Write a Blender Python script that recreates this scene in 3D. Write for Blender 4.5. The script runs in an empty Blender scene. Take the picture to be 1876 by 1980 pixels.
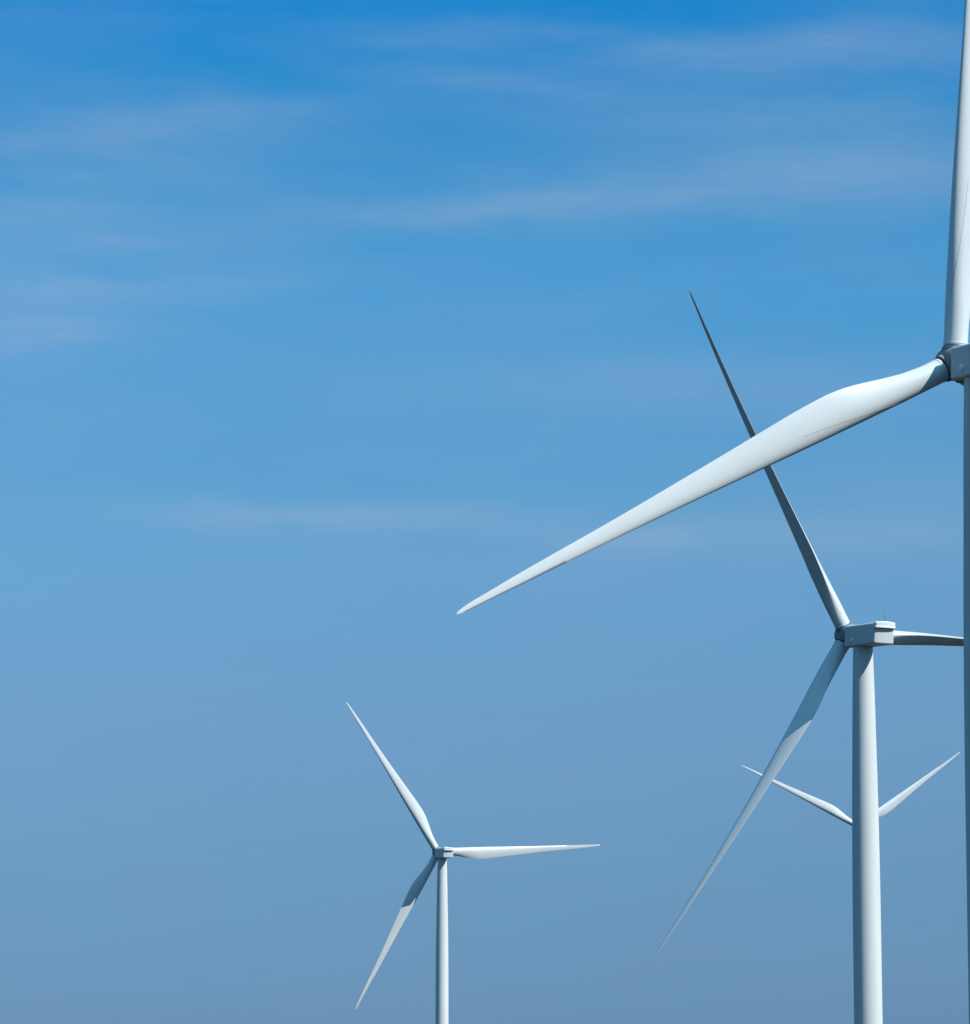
import bpy, bmesh, math
import numpy as np
from mathutils import Vector, Matrix

rad = math.radians
S = bpy.context.scene
COL = S.collection

# ------------------------------------------------------------------ camera
cam_d = bpy.data.cameras.new("camera")
cam = bpy.data.objects.new("camera", cam_d)
COL.objects.link(cam)
cam.location = (0, 0, 1.7)
cam.rotation_euler = (rad(90 + 9.0), 0, 0)
cam_d.sensor_fit = 'VERTICAL'
cam_d.sensor_height = 36.0
cam_d.lens = 36.0 * 8000 / 1980
cam_d.clip_start = 0.5
cam_d.clip_end = 200000
S.camera = cam

# ------------------------------------------------------------------ sun and sky
SUN_AZ = rad(121.0)          # compass bearing, 0 = along the view, clockwise
SUN_EL = rad(42.5)
sun_dir = Vector((math.sin(SUN_AZ) * math.cos(SUN_EL), math.cos(SUN_AZ) * math.cos(SUN_EL), math.sin(SUN_EL)))
sd = bpy.data.lights.new("sun", 'SUN')
sd.energy = 5.0
sd.angle = rad(0.5)
sd.color = (1.0, 0.965, 0.91)
so = bpy.data.objects.new("sun", sd)
COL.objects.link(so)
so.rotation_euler = sun_dir.to_track_quat('Z', 'Y').to_euler()
so.location = (200, -100, 400)

W = bpy.data.worlds.new("World")
S.world = W
W.use_nodes = True
nt = W.node_tree
nt.nodes.clear()
NN, LL = nt.nodes.new, nt.links.new


def sock(node, i, v):
    if v is None:
        return
    if hasattr(v, 'links'):
        LL(v, node.inputs[i])
    else:
        node.inputs[i].default_value = v


def M(op, a, b=None, c=None):
    n = NN('ShaderNodeMath')
    n.operation = op
    sock(n, 0, a)
    sock(n, 1, b)
    sock(n, 2, c)
    return n.outputs[0]


def mixc(f, a, b, blend='MIX'):
    n = NN('ShaderNodeMix')
    n.data_type = 'RGBA'
    n.blend_type = blend
    n.clamp_factor = True
    sock(n, 0, f)
    for i, v in ((6, a), (7, b)):
        if isinstance(v, tuple):
            n.inputs[i].default_value = (*v, 1)
        else:
            LL(v, n.inputs[i])
    return n.outputs[2]


tc = NN('ShaderNodeTexCoord')
sep = NN('ShaderNodeSeparateXYZ')
LL(tc.outputs['Generated'], sep.inputs[0])
sx_, sy_, sz_ = sep.outputs
DEG = 180 / math.pi
AZ = M('MULTIPLY', M('ARCTAN2', sx_, sy_), DEG)       # bearing in degrees
EL = M('MULTIPLY', M('ARCSINE', sz_), DEG)            # height above the horizon in degrees


def noise(vx, vy, sx, sy, detail=3.0, rough=0.5, off=0.0):
    cmb = NN('ShaderNodeCombineXYZ')
    LL(M('MULTIPLY', vx, sx), cmb.inputs[0])
    LL(M('MULTIPLY', vy, sy), cmb.inputs[1])
    cmb.inputs[2].default_value = off
    n = NN('ShaderNodeTexNoise')
    n.inputs['Scale'].default_value = 1.0
    n.inputs['Detail'].default_value = detail
    n.inputs['Roughness'].default_value = rough
    LL(cmb.outputs[0], n.inputs['Vector'])
    return n.outputs[0]


sky = NN('ShaderNodeTexSky')
sky.sky_type = 'NISHITA'
sky.sun_disc = False
sky.sun_elevation = SUN_EL
sky.sun_rotation = SUN_AZ
sky.altitude = 0
sky.air_density = 1.0
sky.dust_density = 0.3
sky.ozone_density = 3.0

# tint of the sky by height above the horizon, deep polarised blue within view
ramp = NN('ShaderNodeValToRGB')
LL(M('DIVIDE', EL, 60.0), ramp.inputs[0])
TINT = [(0.0000, (0.245, 0.415, 0.830)), (0.0317, (0.245, 0.430, 0.830)), (0.0650, (0.32, 0.520, 0.815)), (0.1017, (0.44, 0.660, 0.905)), (0.1367, (0.48, 0.812, 1.020)), (0.1667, (0.42, 0.870, 1.100)), (0.2000, (0.34, 0.950, 1.220)), (0.2333, (0.23, 0.920, 1.220)), (0.2667, (0.05, 0.850, 1.330)), (0.3333, (0.12, 0.62, 1.02)), (0.5833, (0.16, 0.60, 0.92)), (0.8000, (0.9, 1.60, 1.60)), (1.0000, (4.6, 7.4, 5.6))]  # overhead end, out of view, brightened as added fill light on shaded blades
cr = ramp.color_ramp
cr.elements[0].position, cr.elements[0].color = TINT[0][0], (*TINT[0][1], 1)
cr.elements[1].position, cr.elements[1].color = TINT[-1][0], (*TINT[-1][1], 1)
for p, c in TINT[1:-1]:
    e = cr.elements.new(p)
    e.color = (*c, 1)
clear = mixc(1.0, sky.outputs[0], ramp.outputs[0], 'MULTIPLY')

# cirrus: long thin veils, each (bearing, height, half length, half thickness, slope, density) in degrees
CIRRUS = [(-4.05, 16.11, 1.29, 0.100, 0.10, 0.25), (-0.77, 15.57, 1.07, 0.129, 0.00, 0.60), (-0.34, 14.98, 0.93, 0.158, 0.00, 0.50),
          (1.05, 14.79, 1.29, 0.186, -0.05, 0.40), (-3.85, 14.43, 1.65, 0.158, 0.05, 0.60), (-6.18, 14.05, 1.22, 0.179, 0.00, 0.70),
          (-4.43, 13.73, 1.07, 0.158, -0.10, 0.40), (-5.93, 13.55, 0.64, 0.086, 0.00, 0.50), (-6.29, 13.13, 1.22, 0.158, 0.02, 0.65),
          (-5.29, 12.67, 1.15, 0.129, -0.06, 0.55), (-6.72, 12.51, 0.64, 0.286, 0.00, 0.30), (-5.07, 12.02, 1.86, 0.158, 0.05, 0.70),
          (-6.29, 11.79, 1.00, 0.394, 0.00, 0.35), (-5.93, 11.45, 0.72, 0.100, -0.02, 0.70), (-6.72, 11.26, 0.43, 0.179, 0.15, 0.60),
          (-0.99, 13.14, 1.58, 0.158, 0.02, 0.75), (0.87, 13.28, 1.22, 0.186, 0.05, 0.70), (3.21, 13.35, 1.43, 0.201, 0.00, 0.70),
          (5.01, 13.76, 1.86, 0.215, 0.03, 0.70), (6.10, 13.33, 1.07, 0.215, 0.00, 0.50), (3.21, 15.34, 0.86, 0.158, -0.12, 0.55),
          (4.67, 15.41, 1.00, 0.215, 0.12, 0.60), (6.10, 15.37, 1.15, 0.322, 0.00, 0.60), (2.49, 15.27, 0.57, 0.115, 0.00, 0.40),
          (1.05, 15.66, 0.86, 0.129, 0.00, 0.40), (3.92, 14.48, 1.79, 0.215, 0.00, 0.45), (6.10, 14.48, 1.07, 0.251, 0.00, 0.35),
          (2.13, 10.75, 2.15, 0.251, 0.00, 0.45), (5.74, 10.68, 1.43, 0.215, 0.05, 0.35), (6.03, 9.25, 1.22, 0.430, 0.00, 0.40),
          (-2.28, 8.91, 2.36, 0.143, -0.01, 1.35), (2.09, 8.61, 0.79, 0.134, 0.00, 1.10), (4.03, 8.68, 1.79, 0.201, 0.00, 0.50),
          (6.03, 8.71, 1.07, 0.215, 0.00, 0.35),
          (-5.14, 13.01, 3.01, 1.289, 0.00, 0.42), (-6.29, 11.65, 1.43, 0.501, 0.00, 0.40), (2.95, 13.44, 3.44, 0.394, 0.03, 0.45),
          (5.46, 13.73, 1.86, 0.430, 0.00, 0.35), (5.10, 15.30, 1.86, 0.394, 0.00, 0.35), (-3.71, 14.37, 2.15, 0.286, 0.03, 0.35),
          (2.23, 15.16, 1.43, 0.286, -0.08, 0.30), (2.23, 10.72, 3.01, 0.501, 0.00, 0.35), (4.03, 8.79, 3.01, 0.430, 0.00, 0.30),
          (3.67, 14.44, 2.36, 0.358, 0.00, 0.30)]
WARP = M('MULTIPLY', M('SUBTRACT', noise(AZ, EL, 0.45, 1.6, 3.0), 0.5), 0.55)
ELW = M('ADD', EL, WARP)
AZW = M('ADD', AZ, M('MULTIPLY', M('SUBTRACT', noise(AZ, EL, 0.5, 2.5, 2.0, 0.5, 7.3), 0.5), 1.6))
total = None
for a0, e0, la, le, sl, am in CIRRUS:
    da = M('SUBTRACT', AZW, a0)
    u = M('DIVIDE', da, la * 1.2)
    v = M('DIVIDE', M('SUBTRACT', M('SUBTRACT', ELW, e0), M('MULTIPLY', da, sl)), le * 1.3)
    g = M('MULTIPLY', M('EXPONENT', M('MULTIPLY', M('ADD', M('MULTIPLY', u, u), M('MULTIPLY', v, v)), -1.0)), am)
    total = g if total is None else M('ADD', total, g)
fibre = M('ADD', EL, M('MULTIPLY', AZ, 0.06))
grainy = M('ADD', M('ADD', M('MULTIPLY', noise(AZW, fibre, 0.9, 5.0, 5.0, 0.62, 3.1), 1.0), M('MULTIPLY', noise(AZW, fibre, 1.6, 22.0, 3.0, 0.6, 5.7), 0.5)), 0.25)
# a very thin uneven veil lies over everything else, thicker in the upper half and to the left
veil = M('MAXIMUM', M('SUBTRACT', noise(AZ, EL, 0.22, 0.9, 4.0, 0.55, 11.0), 0.36), 0.0)
high = M('MULTIPLY', M('MINIMUM', M('MAXIMUM', M('DIVIDE', M('SUBTRACT', EL, 6.0), 5.0), 0.15), 1.0), 0.25)
dens = M('MINIMUM', M('ADD', M('MULTIPLY', M('MULTIPLY', total, grainy), 0.165), M('MULTIPLY', veil, high)), 0.6)
cloud = (4.1, 5.0, 6.3)
clear = mixc(dens, clear, cloud)
# faint uneven colour of the haze
mott = M('MULTIPLY', M('SUBTRACT', noise(AZ, EL, 0.35, 0.8, 4.0, 0.6, 21.0), 0.32), 2.6)
clear = mixc(1.0, clear, mixc(mott, (0.965, 1.008, 1.0), (1.035, 0.99, 1.0)), 'MULTIPLY')
bg = NN('ShaderNodeBackground')
bg.inputs[1].default_value = 0.084
LL(clear, bg.inputs[0])
wo = NN('ShaderNodeOutputWorld')
LL(bg.outputs[0], wo.inputs[0])

S.view_settings.view_transform = 'Standard'
S.view_settings.look = 'None'
S.view_settings.exposure = 0.25
S.view_settings.gamma = 1.0


# ------------------------------------------------------------------ materials
def principled(name, base, rough=0.5, spec=0.4, var=0.0, scale=0.3, bump=0.0, var_col=None, stretch=(1, 1, 1)):
    m = bpy.data.materials.new(name)
    m.use_nodes = True
    t = m.node_tree
    b = t.nodes['Principled BSDF']
    b.inputs['Roughness'].default_value = rough
    b.inputs['Specular IOR Level'].default_value = spec
    b.inputs['Base Color'].default_value = (*base, 1)
    if var > 0:
        tcn = t.nodes.new('ShaderNodeTexCoord')
        mp = t.nodes.new('ShaderNodeMapping')
        mp.inputs['Scale'].default_value = stretch
        n = t.nodes.new('ShaderNodeTexNoise')
        n.inputs['Scale'].default_value = scale
        n.inputs['Detail'].default_value = 6
        n.inputs['Roughness'].default_value = 0.6
        mx = t.nodes.new('ShaderNodeMix')
        mx.data_type = 'RGBA'
        mr = t.nodes.new('ShaderNodeMapRange')
        mr.inputs['From Min'].default_value = 0.42
        mr.inputs['From Max'].default_value = 0.75
        mr.inputs['To Max'].default_value = var
        mx.inputs[6].default_value = (*base, 1)
        mx.inputs[7].default_value = (*(var_col or tuple(c * 0.6 for c in base)), 1)
        t.links.new(tcn.outputs['Object'], mp.inputs['Vector'])
        t.links.new(mp.outputs[0], n.inputs['Vector'])
        t.links.new(n.outputs[0], mr.inputs['Value'])
        t.links.new(mr.outputs[0], mx.inputs[0])
        t.links.new(mx.outputs[2], b.inputs['Base Color'])
    return m


M_TOWER = principled("tower_paint", (0.545, 0.585, 0.575), 0.6, 0.12, 0.25, 0.5, stretch=(1, 1, 0.08))
M_BLADE = principled("blade_paint", (0.57, 0.615, 0.612), 0.30, 0.5, 0.18, 0.6, stretch=(1, 1, 0.15))
M_NAC = principled("nacelle_paint", (0.52, 0.56, 0.55), 0.6, 0.12, 0.25, 0.8)
M_COOL = principled("cooler_paint", (0.69, 0.71, 0.70), 0.5, 0.35, 0.12, 1.5)
M_HUB = principled("hub_paint", (0.22, 0.235, 0.24), 0.5, 0.35, 0.25, 1.2)
M_DARK = principled("black_rubber", (0.02, 0.021, 0.023), 0.7, 0.3)
M_SEAM = principled("seam_sealant", (0.42, 0.45, 0.455), 0.6, 0.3)
M_TAPE = principled("edge_tape", (0.29, 0.33, 0.37), 0.5, 0.3, 0.3, 1.0)
M_MAST = principled("galvanised_steel", (0.16, 0.17, 0.18), 0.5, 0.4)
M_CONC = principled("concrete", (0.33, 0.32, 0.30), 0.9, 0.2, 0.5, 0.8)
M_GROUND = principled("pasture", (0.014, 0.022, 0.019), 0.95, 0.1, 1.0, 0.012, var_col=(0.022, 0.026, 0.022))


def mesh_obj(name, verts, faces, mat, parent=None, matrix=None, smooth=30, weighted=False):
    me = bpy.data.meshes.new(name)
    me.from_pydata([tuple(v) for v in verts], [], faces)
    bm = bmesh.new()
    bm.from_mesh(me)
    bmesh.ops.recalc_face_normals(bm, faces=bm.faces)
    bm.to_mesh(me)
    bm.free()
    return link(name, me, mat, parent, matrix, smooth, weighted)


def link(name, me, mat, parent=None, matrix=None, smooth=30, weighted=False):
    if mat:
        me.materials.append(mat)
    if smooth:
        me.polygons.foreach_set('use_smooth', [True] * len(me.polygons))
        me.set_sharp_from_angle(angle=rad(smooth))
    o = bpy.data.objects.new(name, me)
    COL.objects.link(o)
    if parent:
        o.parent = parent
    if matrix:
        o.matrix_local = matrix
    if weighted:
        w = o.modifiers.new("weighted_normal", 'WEIGHTED_NORMAL')
        w.keep_sharp = True
    return o


def lathe(profile, n=64, cap=True):
    """profile of (radius, z) revolved round z"""
    v, f = [], []
    for r, z in profile:
        for k in range(n):
            a = 2 * math.pi * k / n
            v.append((r * math.cos(a), r * math.sin(a), z))
    for i in range(len(profile) - 1):
        for k in range(n):
            k2 = (k + 1) % n
            f.append((i * n + k, i * n + k2, (i + 1) * n + k2, (i + 1) * n + k))
    if cap:
        f.append(tuple(range(n)))
        f.append(tuple((len(profile) - 1) * n + k for k in range(n)))
    return v, f


def prism(plan, z0, z1, shift=None, bevel=0.0, seg=4, name="p"):
    """vertical prism over a plan polygon; shift(x, z) bends x with height; every sharp edge rounded"""
    bm = bmesh.new()
    lo = [bm.verts.new((x + (shift(x, z0) if shift else 0), y, z0)) for x, y in plan]
    hi = [bm.verts.new((x + (shift(x, z1) if shift else 0), y, z1)) for x, y in plan]
    n = len(plan)
    bm.faces.new(lo)
    bm.faces.new(hi)
    for i in range(n):
        j = (i + 1) % n
        bm.faces.new((lo[i], lo[j], hi[j], hi[i]))
    bmesh.ops.recalc_face_normals(bm, faces=bm.faces)
    if bevel:
        es = [e for e in bm.edges if e.calc_face_angle(0) > rad(35)]
        bmesh.ops.bevel(bm, geom=es, offset=bevel, segments=seg, profile=0.5, affect='EDGES', clamp_overlap=True)
    me = bpy.data.meshes.new(name)
    bm.to_mesh(me)
    bm.free()
    return me


# ------------------------------------------------------------------ turbine dimensions (metres)
R = 56.0          # blade tip radius
TAU = rad(5.0)    # shaft tilt
GAM = rad(2.5)    # coning
OVH = 4.45        # hub ahead of the tower axis
HH = 84.0         # hub height

KEY = np.array([  # r/R, chord, share of the chord ahead of the pitch axis, thickness ratio, twist
    (0.022, 2.30, 0.50, 1.00, 8), (0.05, 2.30, 0.50, 1.00, 8), (0.09, 2.45, 0.465, 0.95, 8), (0.128, 2.80, 0.40, 0.80, 8),
    (0.160, 3.16, 0.345, 0.66, 8), (0.186, 3.45, 0.31, 0.565, 7.8), (0.215, 3.70, 0.285, 0.49, 7.5), (0.244, 3.80, 0.27, 0.435, 7),
    (0.30, 3.66, 0.265, 0.39, 6.2), (0.37, 3.28, 0.265, 0.35, 5.2), (0.45, 2.82, 0.265, 0.32, 4.2), (0.534, 2.36, 0.265, 0.295, 3.2),
    (0.62, 1.94, 0.27, 0.275, 2.6), (0.708, 1.56, 0.275, 0.25, 1.6), (0.795, 1.26, 0.28, 0.23, 0.8), (0.88, 0.97, 0.30, 0.18, 0.2),
    (0.94, 0.68, 0.32, 0.17, 0), (0.97, 0.56, 0.35, 0.16, 0), (0.985, 0.44, 0.39, 0.16, 0), (0.996, 0.28, 0.50, 0.16, 0), (1.0, 0.08, 0.5, 0.16, 0)])


def smooth_interp(x, xs, ys):
    """monotone cubic through the key stations"""
    h = np.diff(xs)
    d = np.diff(ys) / h
    m = np.zeros(len(xs))
    for i in range(1, len(xs) - 1):
        if d[i - 1] * d[i] > 0:
            w1, w2 = 2 * h[i] + h[i - 1], h[i] + 2 * h[i - 1]
            m[i] = (w1 + w2) / (w1 / d[i - 1] + w2 / d[i])
    m[0], m[-1] = d[0], d[-1]
    i = min(max(int(np.searchsorted(xs, x)) - 1, 0), len(h) - 1)
    t = (x - xs[i]) / h[i]
    return ((1 + 2 * t) * (1 - t) ** 2 * ys[i] + t * (1 - t) ** 2 * h[i] * m[i]
            + t * t * (3 - 2 * t) * ys[i + 1] + t * t * (t - 1) * h[i] * m[i + 1])


def station(s):
    return [smooth_interp(s, KEY[:, 0], KEY[:, j]) for j in range(1, 5)]


BEND = 0.0        # forward bow of the tip, set per rotor: idle blades bow upwind, loaded ones are pushed back


def blade_point(s, xc, side, lift=0.0):
    """point of the blade skin: s = r/R, xc = 0 at the leading edge .. 1, side = +1 suction, -1 pressure.
    Blade frame: x towards the leading edge, y out of the suction side, z along the span"""
    chord, p, tk, tw = station(s)
    k = min(max((s - 0.05) / 0.15, 0), 1)
    k = k * k * (3 - 2 * k)
    yt = 5 * (0.2969 * math.sqrt(max(xc, 0)) - 0.126 * xc - 0.3516 * xc ** 2 + 0.2843 * xc ** 3 - 0.1015 * xc ** 4)
    aero = side * (yt * tk + 0.006) + k * 0.0 * 4 * xc * (1 - xc)
    circ = side * math.sqrt(max(xc * (1 - xc), 0))
    y = (aero * k + circ * max(tk, 0.6) * (1 - k)) * chord
    x = (p - xc) * chord
    if lift:
        y += side * lift
    b = rad(tw)
    # twist turns the leading edge upwind (towards -y)
    X = x * math.cos(b) + y * math.sin(b)
    Y = -x * math.sin(b) + y * math.cos(b)
    return (X, Y - BEND * s ** 2.5, s * R)


def make_blade_mesh():
    nS, nP = 110, 56
    ss = [0.022 + (1 - 0.022) * (1 - (1 - i / (nS - 1)) ** 1.15) for i in range(nS)]
    v, f = [], []
    for s in ss:
        for k in range(nP):
            ph = 2 * math.pi * k / nP
            xc = (1 - math.cos(ph)) / 2
            v.append(blade_point(s, xc, 1 if k <= nP // 2 else -1))
    for i in range(nS - 1):
        for k in range(nP):
            k2 = (k + 1) % nP
            f.append((i * nP + k, i * nP + k2, (i + 1) * nP + k2, (i + 1) * nP + k))
    f.append(tuple(range(nP)))
    f.append(tuple((nS - 1) * nP + k for k in range(nP)))
    return v, f


def strip(pts_a, pts_b, thick):
    """thin raised band between two polylines on the skin (outer skins given at full height)"""
    n = len(pts_a)
    v = list(pts_a) + list(pts_b)
    f = [(i, i + 1, n + i + 1, n + i) for i in range(n - 1)]
    return v, f


def make_seam():
    n = 40
    a, b, c, d = [], [], [], []
    for i in range(n):
        t = i / (n - 1)
        s = 0.115 + (0.315 - 0.115) * t
        xc = 0.06 + 0.30 * t ** 0.85
        w = 0.028 / station(s)[0]
        a.append(blade_point(s, xc - w / 2, 1, -0.01))
        b.append(blade_point(s, xc - w / 2, 1, 0.018))
        c.append(blade_point(s, xc + w / 2, 1, 0.018))
        d.append(blade_point(s, xc + w / 2, 1, -0.01))
    v = a + b + c + d
    f = []
    for r in range(3):
        for i in range(n - 1):
            f.append((r * n + i, r * n + i + 1, (r + 1) * n + i + 1, (r + 1) * n + i))
    f += [(0, n, 2 * n, 3 * n), (n - 1, 2 * n - 1, 3 * n - 1, 4 * n - 1)]
    return v, f


def make_tape():
    n, m = 50, 12
    v, f = [], []
    for i in range(n):
        s = 0.79 + 0.195 * i / (n - 1)
        for k in range(-m, m + 1):
            xc = (0.17 if k > 0 else 0.07) * (k / m) ** 2
            side = 1 if k >= 0 else -1
            x, y, z = blade_point(s, xc, side, 0.0)
            ch, p, tk, tw = station(s)
            # push out along the local outward direction
            cx, cy, _ = blade_point(s, 0.2, 1)
            ax, ay, _ = blade_point(s, 0.2, -1)
            ox, oy = x - (cx + ax) / 2, y - (cy + ay) / 2
            L = math.hypot(ox, oy) or 1
            v.append((x + 0.008 * ox / L, y + 0.008 * oy / L, z))
    w = 2 * m + 1
    for i in range(n - 1):
        for k in range(w - 1):
            f.append((i * w + k, i * w + k + 1, (i + 1) * w + k + 1, (i + 1) * w + k))
    return v, f


AX = Matrix(((math.cos(TAU), 0, math.sin(TAU)), (0, 1, 0), (-math.sin(TAU), 0, math.cos(TAU)))).to_4x4()
HUB = Vector((-OVH, 0, HH))
SHAFT = Matrix.Translation(HUB) @ AX      # frame at the hub: x downwind along the shaft, z up
NACF = Matrix.Translation(HUB) @ Matrix.Rotation(rad(3.0), 4, 'Y')   # the housing sits a little flatter


def blade_matrix(theta, pitch):
    """theta from straight up, counter-clockwise seen from behind; pitch 0 = full face to the wind"""
    u = Vector((0, 1, 0))
    w = Vector((-math.cos(TAU), 0, math.sin(TAU)))
    v = Vector((math.sin(TAU), 0, math.cos(TAU)))
    b = math.cos(theta) * v - math.sin(theta) * u
    t = -math.sin(theta) * v - math.cos(theta) * u
    bp = math.cos(GAM) * b + math.sin(GAM) * w
    wp = math.cos(GAM) * w - math.sin(GAM) * b
    c = math.cos(pitch) * t + math.sin(pitch) * wp
    n = -math.cos(pitch) * wp + math.sin(pitch) * t
    m = Matrix(((c.x, n.x, bp.x), (c.y, n.y, bp.y), (c.z, n.z, bp.z))).to_4x4()
    return Matrix.Translation(HUB) @ m


# ------------------------------------------------------------------ terrain
SITES = [  # x, y, ground height, yaw bearing, rotor angle, blade pitch, tip bow
    (46.02, 378.36, -7.53, 23.49, 117.92 - 120.0, 0.0, -1.2),
    (55.22, 600.14, -4.93, 24.96, 30.49, 92.5, 1.7),
    (-13.51, 1308.34, 16.43, 18.57, 33.68, 2.0, 0.5),
    (155.56, 1706.41, 57.12, 15.56, 64.82, 2.0, 0.5),
]
KN = np.array([(0, 0, 0.0)] + [s[:3] for s in SITES])
SIG = np.array([150, 150, 160, 330, 330.0])


def kern(x, y):
    return np.exp(-((x - KN[:, 0]) ** 2 + (y - KN[:, 1]) ** 2) / SIG ** 2)


WT = np.linalg.solve(np.array([kern(a[0], a[1]) for a in KN]), KN[:, 2])


def ground_z(x, y):
    return float(kern(x, y) @ WT)


def make_ground():
    rings = [0.0] + [4 * 1.062 ** i for i in range(168)]
    n = 192
    v, f = [(0, 0, 0)], []
    for r in rings[1:]:
        for k in range(n):
            a = 2 * math.pi * k / n
            x, y = r * math.sin(a), r * math.cos(a)
            v.append((x, y, ground_z(x, y)))
    for k in range(n):
        f.append((0, 1 + (k + 1) % n, 1 + k))
    for i in range(len(rings) - 2):
        for k in range(n):
            k2 = (k + 1) % n
            a, b = 1 + i * n, 1 + (i + 1) * n
            f.append((a + k, a + k2, b + k2, b + k))
    o = mesh_obj("ground", v, f, M_GROUND, smooth=60)
    o['kind'] = 'structure'
    return o


make_ground()


def raw_mesh(name, verts, faces):
    me = bpy.data.meshes.new(name)
    me.from_pydata([tuple(v) for v in verts], [], faces)
    bm = bmesh.new()
    bm.from_mesh(me)
    bmesh.ops.recalc_face_normals(bm, faces=bm.faces)
    bm.to_mesh(me)
    bm.free()
    return me


def blade_set(bend):
    """blade meshes for one amount of bow"""
    global BEND
    BEND = bend
    return {"blade": raw_mesh("blade", *make_blade_mesh()), "surface_seam": raw_mesh("surface_seam", *make_seam()),
            "edge_tape": raw_mesh("edge_tape", *make_tape())}


# ------------------------------------------------------------------ one wind turbine
def make_turbine():
    root = bpy.data.objects.new("wind_turbine", None)
    root.empty_display_size = 5
    COL.objects.link(root)

    prof = [(2.12, -0.6)]
    drops = [(0, 1.43), (3.5, 1.53), (7, 1.612), (11, 1.69), (15, 1.755), (20, 1.85), (25, 1.92), (32, 1.985), (38, 2.02), (55, 2.05), (82, 2.12)]
    ztop = HH - 0.3 - 2.0
    xs = np.array([d[0] for d in drops]); ys = np.array([d[1] for d in drops])
    for z in [0, 6, 12, 18, 24, 30] + [36 + 1.0 * i for i in range(46)]:
        if z < ztop - 0.2:
            prof.append((smooth_interp(ztop - z, xs, ys), z))
    prof += [(1.43, ztop)]
    v, f = lathe(prof, 96)
    tower = mesh_obj("tower", v, f, M_TOWER, root, smooth=40)
    v, f = lathe([(3.4, -2.0), (3.4, 0.12), (3.3, 0.22), (2.3, 0.25)], 48)
    mesh_obj("foundation", v, f, M_CONC, root, smooth=30)
    v, f = lathe([(1.36, ztop - 0.02), (1.36, ztop + 0.20)], 64)
    mesh_obj("yaw_collar", v, f, M_DARK, root, smooth=30)

    # nacelle, in the shaft frame
    hw = 1.71
    plan = [(1.97, -hw), (1.97, hw), (10.54, hw), (10.66, hw * 0.55), (10.70, 0), (10.66, -hw * 0.55), (10.54, -hw)]
    me = prism(plan, -2.04, 1.06, lambda x, z: (0.05 * (z + 1.7) if x > 9 else 0), 0.30, 6, "nacelle")
    bm = bmesh.new()
    bm.from_mesh(me)
    for q in bm.verts:       # crowned roof, belly swept up behind the tower
        k = 1 - (q.co.y / hw) ** 2
        if q.co.z > 0.9:
            q.co.z += 0.14 * k
        if q.co.z < -1.2 and q.co.x > 9:
            q.co.z += 0.06 * (1 - k)
    bm.to_mesh(me)
    bm.free()
    nac = link("nacelle", me, M_NAC, root, NACF, 40, True)
    # cooler: a wide rounded box across the top of the tail, overhanging it
    cw = 1.66
    plan = [(10.35, -cw), (10.35, cw), (11.00, cw), (11.19, cw * 0.6), (11.25, 0), (11.19, -cw * 0.6), (11.00, -cw)]
    me = prism(plan, 0.28, 1.14, lambda x, z: (0.08 * (z - 0.32) if x > 10.5 else 0), 0.17, 5, "cooler")
    bm = bmesh.new()
    bm.from_mesh(me)
    for q in bm.verts:       # arched top
        if q.co.z > 0.9:
            q.co.z += 0.15 * (1 - (q.co.y / cw) ** 2)
    bm.to_mesh(me)
    bm.free()
    cool = link("cooler", me, M_COOL, nac, None, 40, True)
    plan = [(10.6, -cw - 0.02), (10.6, cw + 0.02), (11.03, cw + 0.02), (11.24, cw * 0.6), (11.30, 0), (11.24, -cw * 0.6), (11.03, -cw - 0.02)]
    lip = link("cooler_lip", prism(plan, 0.28, 0.60, None, 0.09, 4, "cooler_lip"), M_COOL, cool, None, 40, True)
    # lightning rod and wind sensors on the cooler
    bm = bmesh.new()

    def rod(p, q, r):
        p, q = Vector(p), Vector(q)
        d = q - p
        mt = Matrix.Translation((p + q) / 2) @ d.to_track_quat('Z', 'Y').to_matrix().to_4x4()
        bmesh.ops.create_cone(bm, cap_ends=True, segments=10, radius1=r, radius2=r, depth=d.length, matrix=mt)
    A0 = Vector((10.75, 0.0, 1.28))
    rod(A0, A0 + Vector((0, 0, 1.38)), 0.03)
    rod(A0 + Vector((0, -0.16, 1.36)), A0 + Vector((0, 0.16, 1.36)), 0.028)
    rod(A0 + Vector((0, 0.16, -0.02)), A0 + Vector((0, 0, 0.42)), 0.026)
    rod(A0 + Vector((0, -0.05, -0.02)), A0 + Vector((0, -0.05, 0.5)), 0.035)
    me = bpy.data.meshes.new("antenna")
    bm.to_mesh(me)
    bm.free()
    link("antenna", me, M_MAST, nac, None, 40)
    me = prism([(7.6, -0.5), (7.6, 0.5), (9.1, 0.5), (9.1, -0.5)], 1.06, 1.40, None, 0.1, 3, "roof_hatch")
    link("roof_hatch", me, M_COOL, nac, None, 40, True)
    v, f = lathe([(0.34, 0.0), (0.33, 0.05), (0.27, 0.11), (0.15, 0.15), (0.03, 0.165)], 32)
    mesh_obj("side_vent", v, f, M_COOL, nac, Matrix.Translation((4.3, -1.70, -1.15)) @ Matrix.Scale(1.15, 4) @ Matrix.Rotation(rad(90), 4, 'X'), smooth=60)

    # hub: a rounded spinner, nose upwind (-x)
    pr = [(0.02, -2.34), (0.35, -2.31), (0.72, -2.19), (1.05, -1.97), (1.32, -1.66), (1.52, -1.24), (1.64, -0.70), (1.67, 0.0), (1.63, 0.7), (1.56, 1.30),
          (1.48, 1.58), (1.30, 1.64), (1.28, 2.06)]
    v, f = lathe(pr, 96)
    v = [(z, y, x) for x, y, z in v]
    mesh_obj("spinner", v, f, M_HUB, root, SHAFT, 35)

    bset = blade_set(SITES[0][6])
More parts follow.
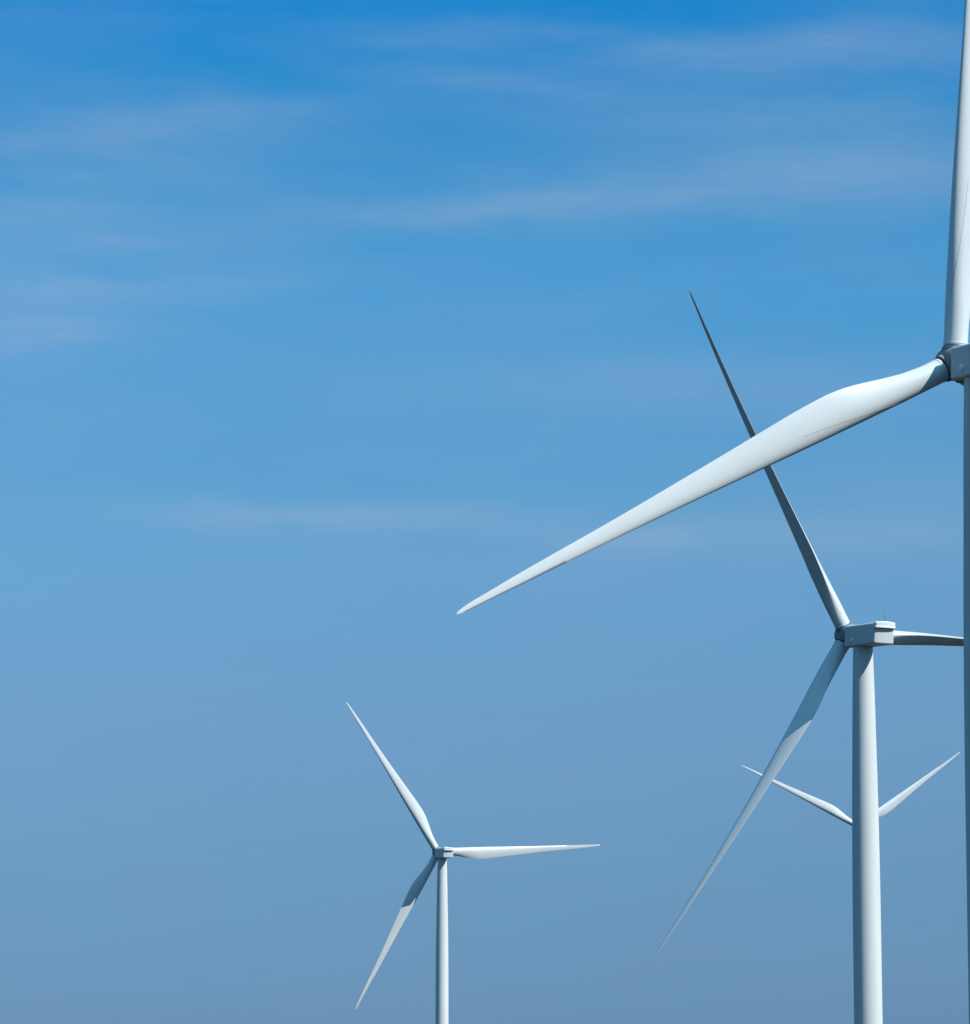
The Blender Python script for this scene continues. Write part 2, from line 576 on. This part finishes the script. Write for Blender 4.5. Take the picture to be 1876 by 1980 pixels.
    blade = link("blade", bset["blade"], M_BLADE, root, blade_matrix(0, 0), 50)
    link("surface_seam", bset["surface_seam"], M_SEAM, blade, None, 50)
    link("edge_tape", bset["edge_tape"], M_TAPE, blade, None, 60)
    v, f = lathe([(1.32, 0.7), (1.32, 1.40), (1.28, 1.44), (1.19, 1.44)], 64)
    mesh_obj("root_socket", v, f, M_HUB, blade, None, 40)
    v, f = lathe([(1.20, 1.2), (1.20, 1.54), (1.16, 1.58)], 64)
    mesh_obj("root_seal", v, f, M_DARK, blade, None, 40)
    v, f = lathe([(1.155, 1.70), (1.185, 1.72), (1.185, 1.86), (1.155, 1.88)], 64, False)
    mesh_obj("root_band", v, f, M_BLADE, blade, None, 40)
    return root, blade


def copy_tree(o, parent):
    c = o.copy()
    COL.objects.link(c)
    c.parent = parent
    for ch in list(o.children):
        copy_tree(ch, c)
    return c


proto, proto_blade = make_turbine()
for k in (1, 2):
    b = copy_tree(proto_blade, proto)

LABELS = [
    "huge turbine cut off by the right edge, one long white blade reaching far left",
    "turbine with its whole housing in view, narrow edge-on blades, one dark against the sky",
    "small white turbine standing alone left of the others, all three blades in view",
    "distant white turbine hidden behind a nearer tower, two blades showing either side of it",
]
turbines = [proto] + [copy_tree(proto, None) for _ in SITES[1:]]
bent = {SITES[0][6]: None}
for root, (x, y, z, psi, th, pitch, bow), lab in zip(turbines, SITES, LABELS):
    root.location = (x, y, z)
    root.rotation_euler = (0, 0, rad(psi - 90))
    root['label'] = lab
    root['category'] = 'wind turbine'
    root['group'] = 'wind turbines'
    if bow not in bent:
        bent[bow] = blade_set(bow)
        for nm, mt, ang in (("blade", M_BLADE, 50), ("surface_seam", M_SEAM, 50), ("edge_tape", M_TAPE, 60)):
            me = bent[bow][nm]
            me.materials.append(mt)
            me.polygons.foreach_set('use_smooth', [True] * len(me.polygons))
            me.set_sharp_from_angle(angle=rad(ang))
    blades = [c for c in root.children if c.name.startswith('blade')]
    for i, b in enumerate(blades):
        b.matrix_local = blade_matrix(rad(th + 120 * i), rad(pitch))
        if bent[bow]:
            for q in [b] + list(b.children):
                nm = q.name.split('.')[0]
                if nm in bent[bow]:
                    q.data = bent[bow][nm]
